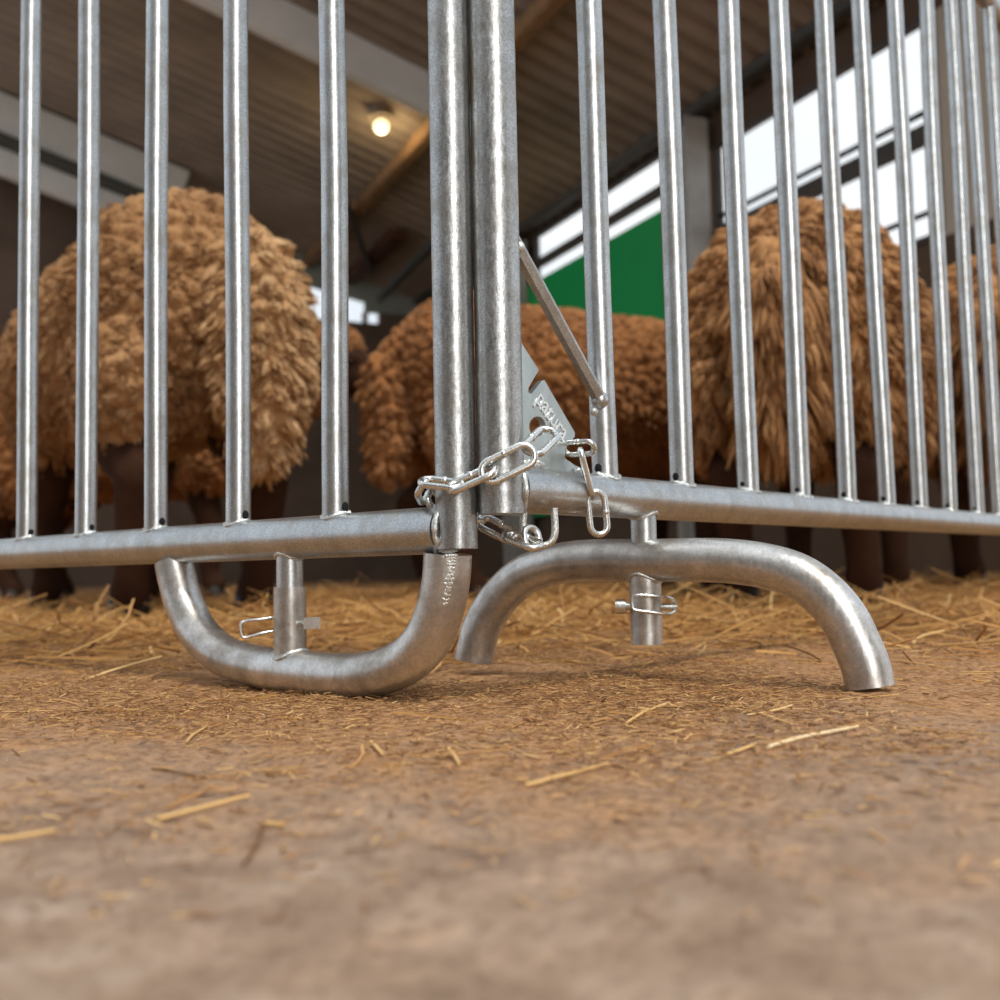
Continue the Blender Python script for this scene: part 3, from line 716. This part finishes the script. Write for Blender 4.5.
# ------------------------------------------------------------------ chains
WIRE = .0023
def link(root, c, a, b, L_, W_, wire=WIRE):
    a = unit(a); b = np.asarray(b, float); b = unit(b - a * (b @ a)); h = (L_ - W_) / 2; r = W_ / 2 - wire; pts = []
    for k in range(12): t = -PI / 2 + PI * k / 11; pts.append(c + a * (h + r * math.cos(t)) + b * r * math.sin(t))
    for k in range(12): t = PI / 2 + PI * k / 11; pts.append(c + a * (-h + r * math.cos(t)) + b * r * math.sin(t))
    full = []
    for i in range(len(pts)):
        q, s_ = pts[i], pts[(i + 1) % len(pts)]; n = max(1, int(np.linalg.norm(s_ - q) / .003)); full += [q + (s_ - q) * j / n for j in range(n)]
    m = MB().tube(full, wire, 14, closed=True)
    m.ball(c + b * r, (wire * 1.22,) * 3, 12, 8)                                  # butt weld of the link
    return m.build('link', M['zinc'], root)
def seg_link(root, A, B, b, W_=.0165, ext=.004, wire=WIRE):
    A = np.asarray(A); B = np.asarray(B); d = B - A; L_ = np.linalg.norm(d) + ext; return link(root, (A + B) / 2, d, b, L_, W_, wire)
Yf = PR[1] - RPR - .006
c1 = empty('chain', tuple(at_y(507, 462, Yf))); tag(c1, 'shiny chain tying the two posts together, looped through the plate', 'chain')
toY = np.array([0, 1., 0])
seg_link(c1, at_y(530, 452, Yf + .004), at_y(551, 431, Yf + .024), np.array([.3, .6, .5]), .0175, .006)
seg_link(c1, at_y(482, 476, Yf), at_y(534, 451, Yf + .001), np.array([.30, .05, .75]), .0185, .004)
seg_link(c1, at_y(448, 490, Yf + .001), at_y(496, 468, Yf), np.array([.1, .8, .55]), .0165, .003)
seg_link(c1, at_y(421, 481, Yf + .008), at_y(462, 486, Yf + .001), np.array([0, .75, .35]), .0165, .004)
seg_link(c1, at_y(422, 486, Yf + .006), at_y(427, 497, Yf + .034), np.array([.55, 0, .8]), .0160, .004)
bk = PL[1] + RPL + .006
seg_link(c1, at_y(427, 497, Yf + .030), at_y(447, 505, bk + .002), np.array([0, .3, .9]), .0160, .004)
seg_link(c1, at_y(447, 505, bk + .001), at_y(484, 521, bk + .002), np.array([0, .9, .3]), .0160, .003)
seg_link(c1, at_y(480, 520, bk + .002), at_y(515, 538, bk - .006), np.array([0, .6, .7]), .0155, .003)
seg_link(c1, at_y(505, 534, bk - .006), at_y(540, 547, bk - .020), np.array([0, .85, .45]), .0160, .003)
seg_link(c1, at_y(531, 527, .690), at_y(532, 549, .684), np.array([.7, .5, 0]), .016, .004)
lug = smooth_path([at_y(x, y, .690) for x, y in ((525, 505), (523, 526), (526, 541), (537, 546), (550, 543), (555, 532), (554, 508))], 6)
MB().tube(lug, .0024, 14).build('chain_lug', M['weld'], rp_)
c2 = empty('chain', tuple(at_y(586, 470, .69))); tag(c2, 'short three-link chain end dangling over the right rail', 'chain')
fp = on_plane(566, 452, FR, NR); Yp = fp[1]
link(c2, at_y(579, 448, Yp - .006), unit(at_y(594, 447, Yp - .010) - at_y(562, 449, Yp)), np.array([0, -.55, .75]), .026, .0135, .0019)
Yr = on_plane(590, 495, PR, NR)[1] - RR * 1.15
seg_link(c2, at_y(580, 449, Yp - .013), at_y(592, 496, Yr - .005), np.array([.05, 1., .15]), .0125, .003)
seg_link(c2, at_y(595, 489, Yr - .006), at_y(600, 537, Yr - .004), np.array([1., .25, 0]), .0170, .001)

# ------------------------------------------------------------------ straw
def strands(name, mat, n, seed, xr, yr, lr, wr, zr, pitch, weight=None, label=None, cat=None, seg=2):
    rg = np.random.default_rng(seed); Vs = []; Fs = []; cnt = 0; m = 0
    while cnt < n:
        y = rg.uniform(*yr); x = rg.uniform(*xr) * max(.5, y * .62)
        if weight and rg.random() > weight(x, y): continue
        cnt += 1
        L_ = rg.uniform(*lr) * (1 if lr[1] < .1 else min(1, .3 + max(0, y - .8))); w_ = rg.uniform(*wr); a = rg.random() * 2 * PI; z = zr[0] + (zr[1] - zr[0]) * rg.random() ** 2; p = rg.normal(0, pitch)
        if callable(zr[2]): z *= zr[2](x, y)
        d = np.array([math.cos(a), math.sin(a), p]); d /= np.linalg.norm(d); sd = np.array([-math.sin(a), math.cos(a), 0]); bend = rg.normal(0, .10) * L_
        h0 = floor_height(x, y)
        pts = [np.array([x, y, z + h0]) + d * L_ * (t - .5) + sd * bend * (t - .5) ** 2 * 4 for t in np.linspace(0, 1, seg + 1)]
        lowz = min(q[2] for q in pts); 
        if lowz < h0 + w_ * .3: pts = [q + Z * (h0 + w_ * .3 - lowz) for q in pts]
        b0 = len(Vs)
        for q in pts:
            for k in range(3):
                an = 2 * PI * k / 3; Vs.append(q + (sd * math.cos(an) + Z * math.sin(an) * .6) * w_)
        for i in range(seg):
            for k in range(3): Fs.append((b0 + i * 3 + k, b0 + i * 3 + (k + 1) % 3, b0 + (i + 1) * 3 + (k + 1) % 3, b0 + (i + 1) * 3 + k))
        Fs.append((b0 + 2, b0 + 1, b0)); Fs.append((b0 + seg * 3, b0 + seg * 3 + 1, b0 + seg * 3 + 2))
    me = bpy.data.meshes.new(name); me.from_pydata([tuple(v) for v in Vs], [], Fs); me.materials.append(mat)
    return tag(put(name, me), label, cat, kind='stuff')
pile = lambda x, y: min(1, max(.05, (y - .9) / .5)) * (.35 + .9 * max(0, noise.noise((x * 2.2, y * 2.2, 2.))) + .5 * max(0, noise.noise((x * 6, y * 6, 8.))))
strands('straw_bedding', M['straw'], 15000, 1, (-1, 1), (.8, 4.6), (.04, .18), (.0009, .0022), (.002, .040, pile), .17,
        lambda x, y: (.906 * abs(x) + .423 * y < 3.9) * min(1, max(.05, (y - .82) / .62)) ** 2 * (.45 + .55 * min(1, max(0, .5 + noise.noise((x * 2.5, y * 2.5, 0))))), 'golden straw bedding spread under the sheep', 'straw', 3)
strands('chaff', M['chaff'], 62000, 2, (-1, 1), (.26, 1.75), (.0015, .010), (.0002, .0006), (.0003, .0035, 1), .12,
        lambda x, y: min(1, max(.05, (y - .30) / .38)) * min(1, max(.08, .5 + 1.3 * noise.noise((x * 5, y * 5, 5.)))), 'fine brown chaff scattered over the floor around the feet', 'chaff', 1)
strands('straw_litter', M['straw'], 380, 3, (-1, 1), (.36, 1.3), (.012, .055), (.0004, .0010), (.0005, .003, 1), .05,
        lambda x, y: min(1, max(.08, (y - .35) / .6)), 'thin straw pieces littered over the floor before the pen', 'straw', 3)
def stalk(pa, pb, w_, mat, label, bend=0.):
    a = on_ground(*pa); b = on_ground(*pb); d = b - a; sd = unit([-d[1], d[0], 0]); pts = []
    for t in np.linspace(0, 1, 7):
        q = a + d * t + sd * bend * math.sin(PI * t); q[2] = floor_height(q[0], q[1]) + w_ * .9 + .0005; pts.append(q)
    zz = max(q[2] for q in pts)
    for q in pts: q[2] = .5 * q[2] + .5 * zz
    tag(MB().tube(pts, [w_, w_ * 1.05, w_, w_ * .95, w_, w_ * .9, w_ * .8], 8).build('straw_stalk', M[mat]), label, 'straw', 'loose stalks on the floor')
for args in [((768, 751), (858, 731), .0009, 'stalk_pale', 'long pale straw stalk on the floor before the arched foot, lower right', .001),
             ((626, 724), (666, 704), .0009, 'stalk', 'bent straw stalk on the floor below the middle of the arched foot', .002),
             ((526, 788), (608, 765), .0008, 'stalk', 'golden straw stalk lying in the lower middle of the floor', .001),
             ((158, 821), (250, 799), .0008, 'stalk', 'golden straw stalk on the bare floor at lower left, below the upturned foot', .001),
             ((-6, 844), (55, 832), .0007, 'stalk', 'straw stalk at the left edge of the floor, cut by the picture edge', .0),
             ((371, 742), (382, 753), .0010, 'stalk', 'short fat yellow straw bit just below the upturned foot', .0),
             ((449, 751), (459, 768), .0010, 'stalk', 'short pale straw bit below and right of the upturned foot', .0),
             ((263, 818), (243, 862), .0007, 'stalk_dark', 'dark twig lying away from the camera on the lower left floor', .001),
             ((262, 820), (284, 823), .0008, 'stalk', 'short orange straw bit beside the dark twig', .0),
             ((736, 712), (792, 728), .0006, 'stalk', 'thin straw stalk above the long pale one at lower right', .001),
             ((727, 756), (756, 746), .0008, 'stalk', 'short straw bit just left of the long pale stalk', .0),
             ((152, 766), (206, 776), .0006, 'stalk_dark', 'thin brown stalk on the floor left of the upturned foot', .002),
             ((187, 736), (207, 722), .0007, 'stalk', 'small yellow straw bit left below the upturned foot', .001)]:
    stalk(*args)
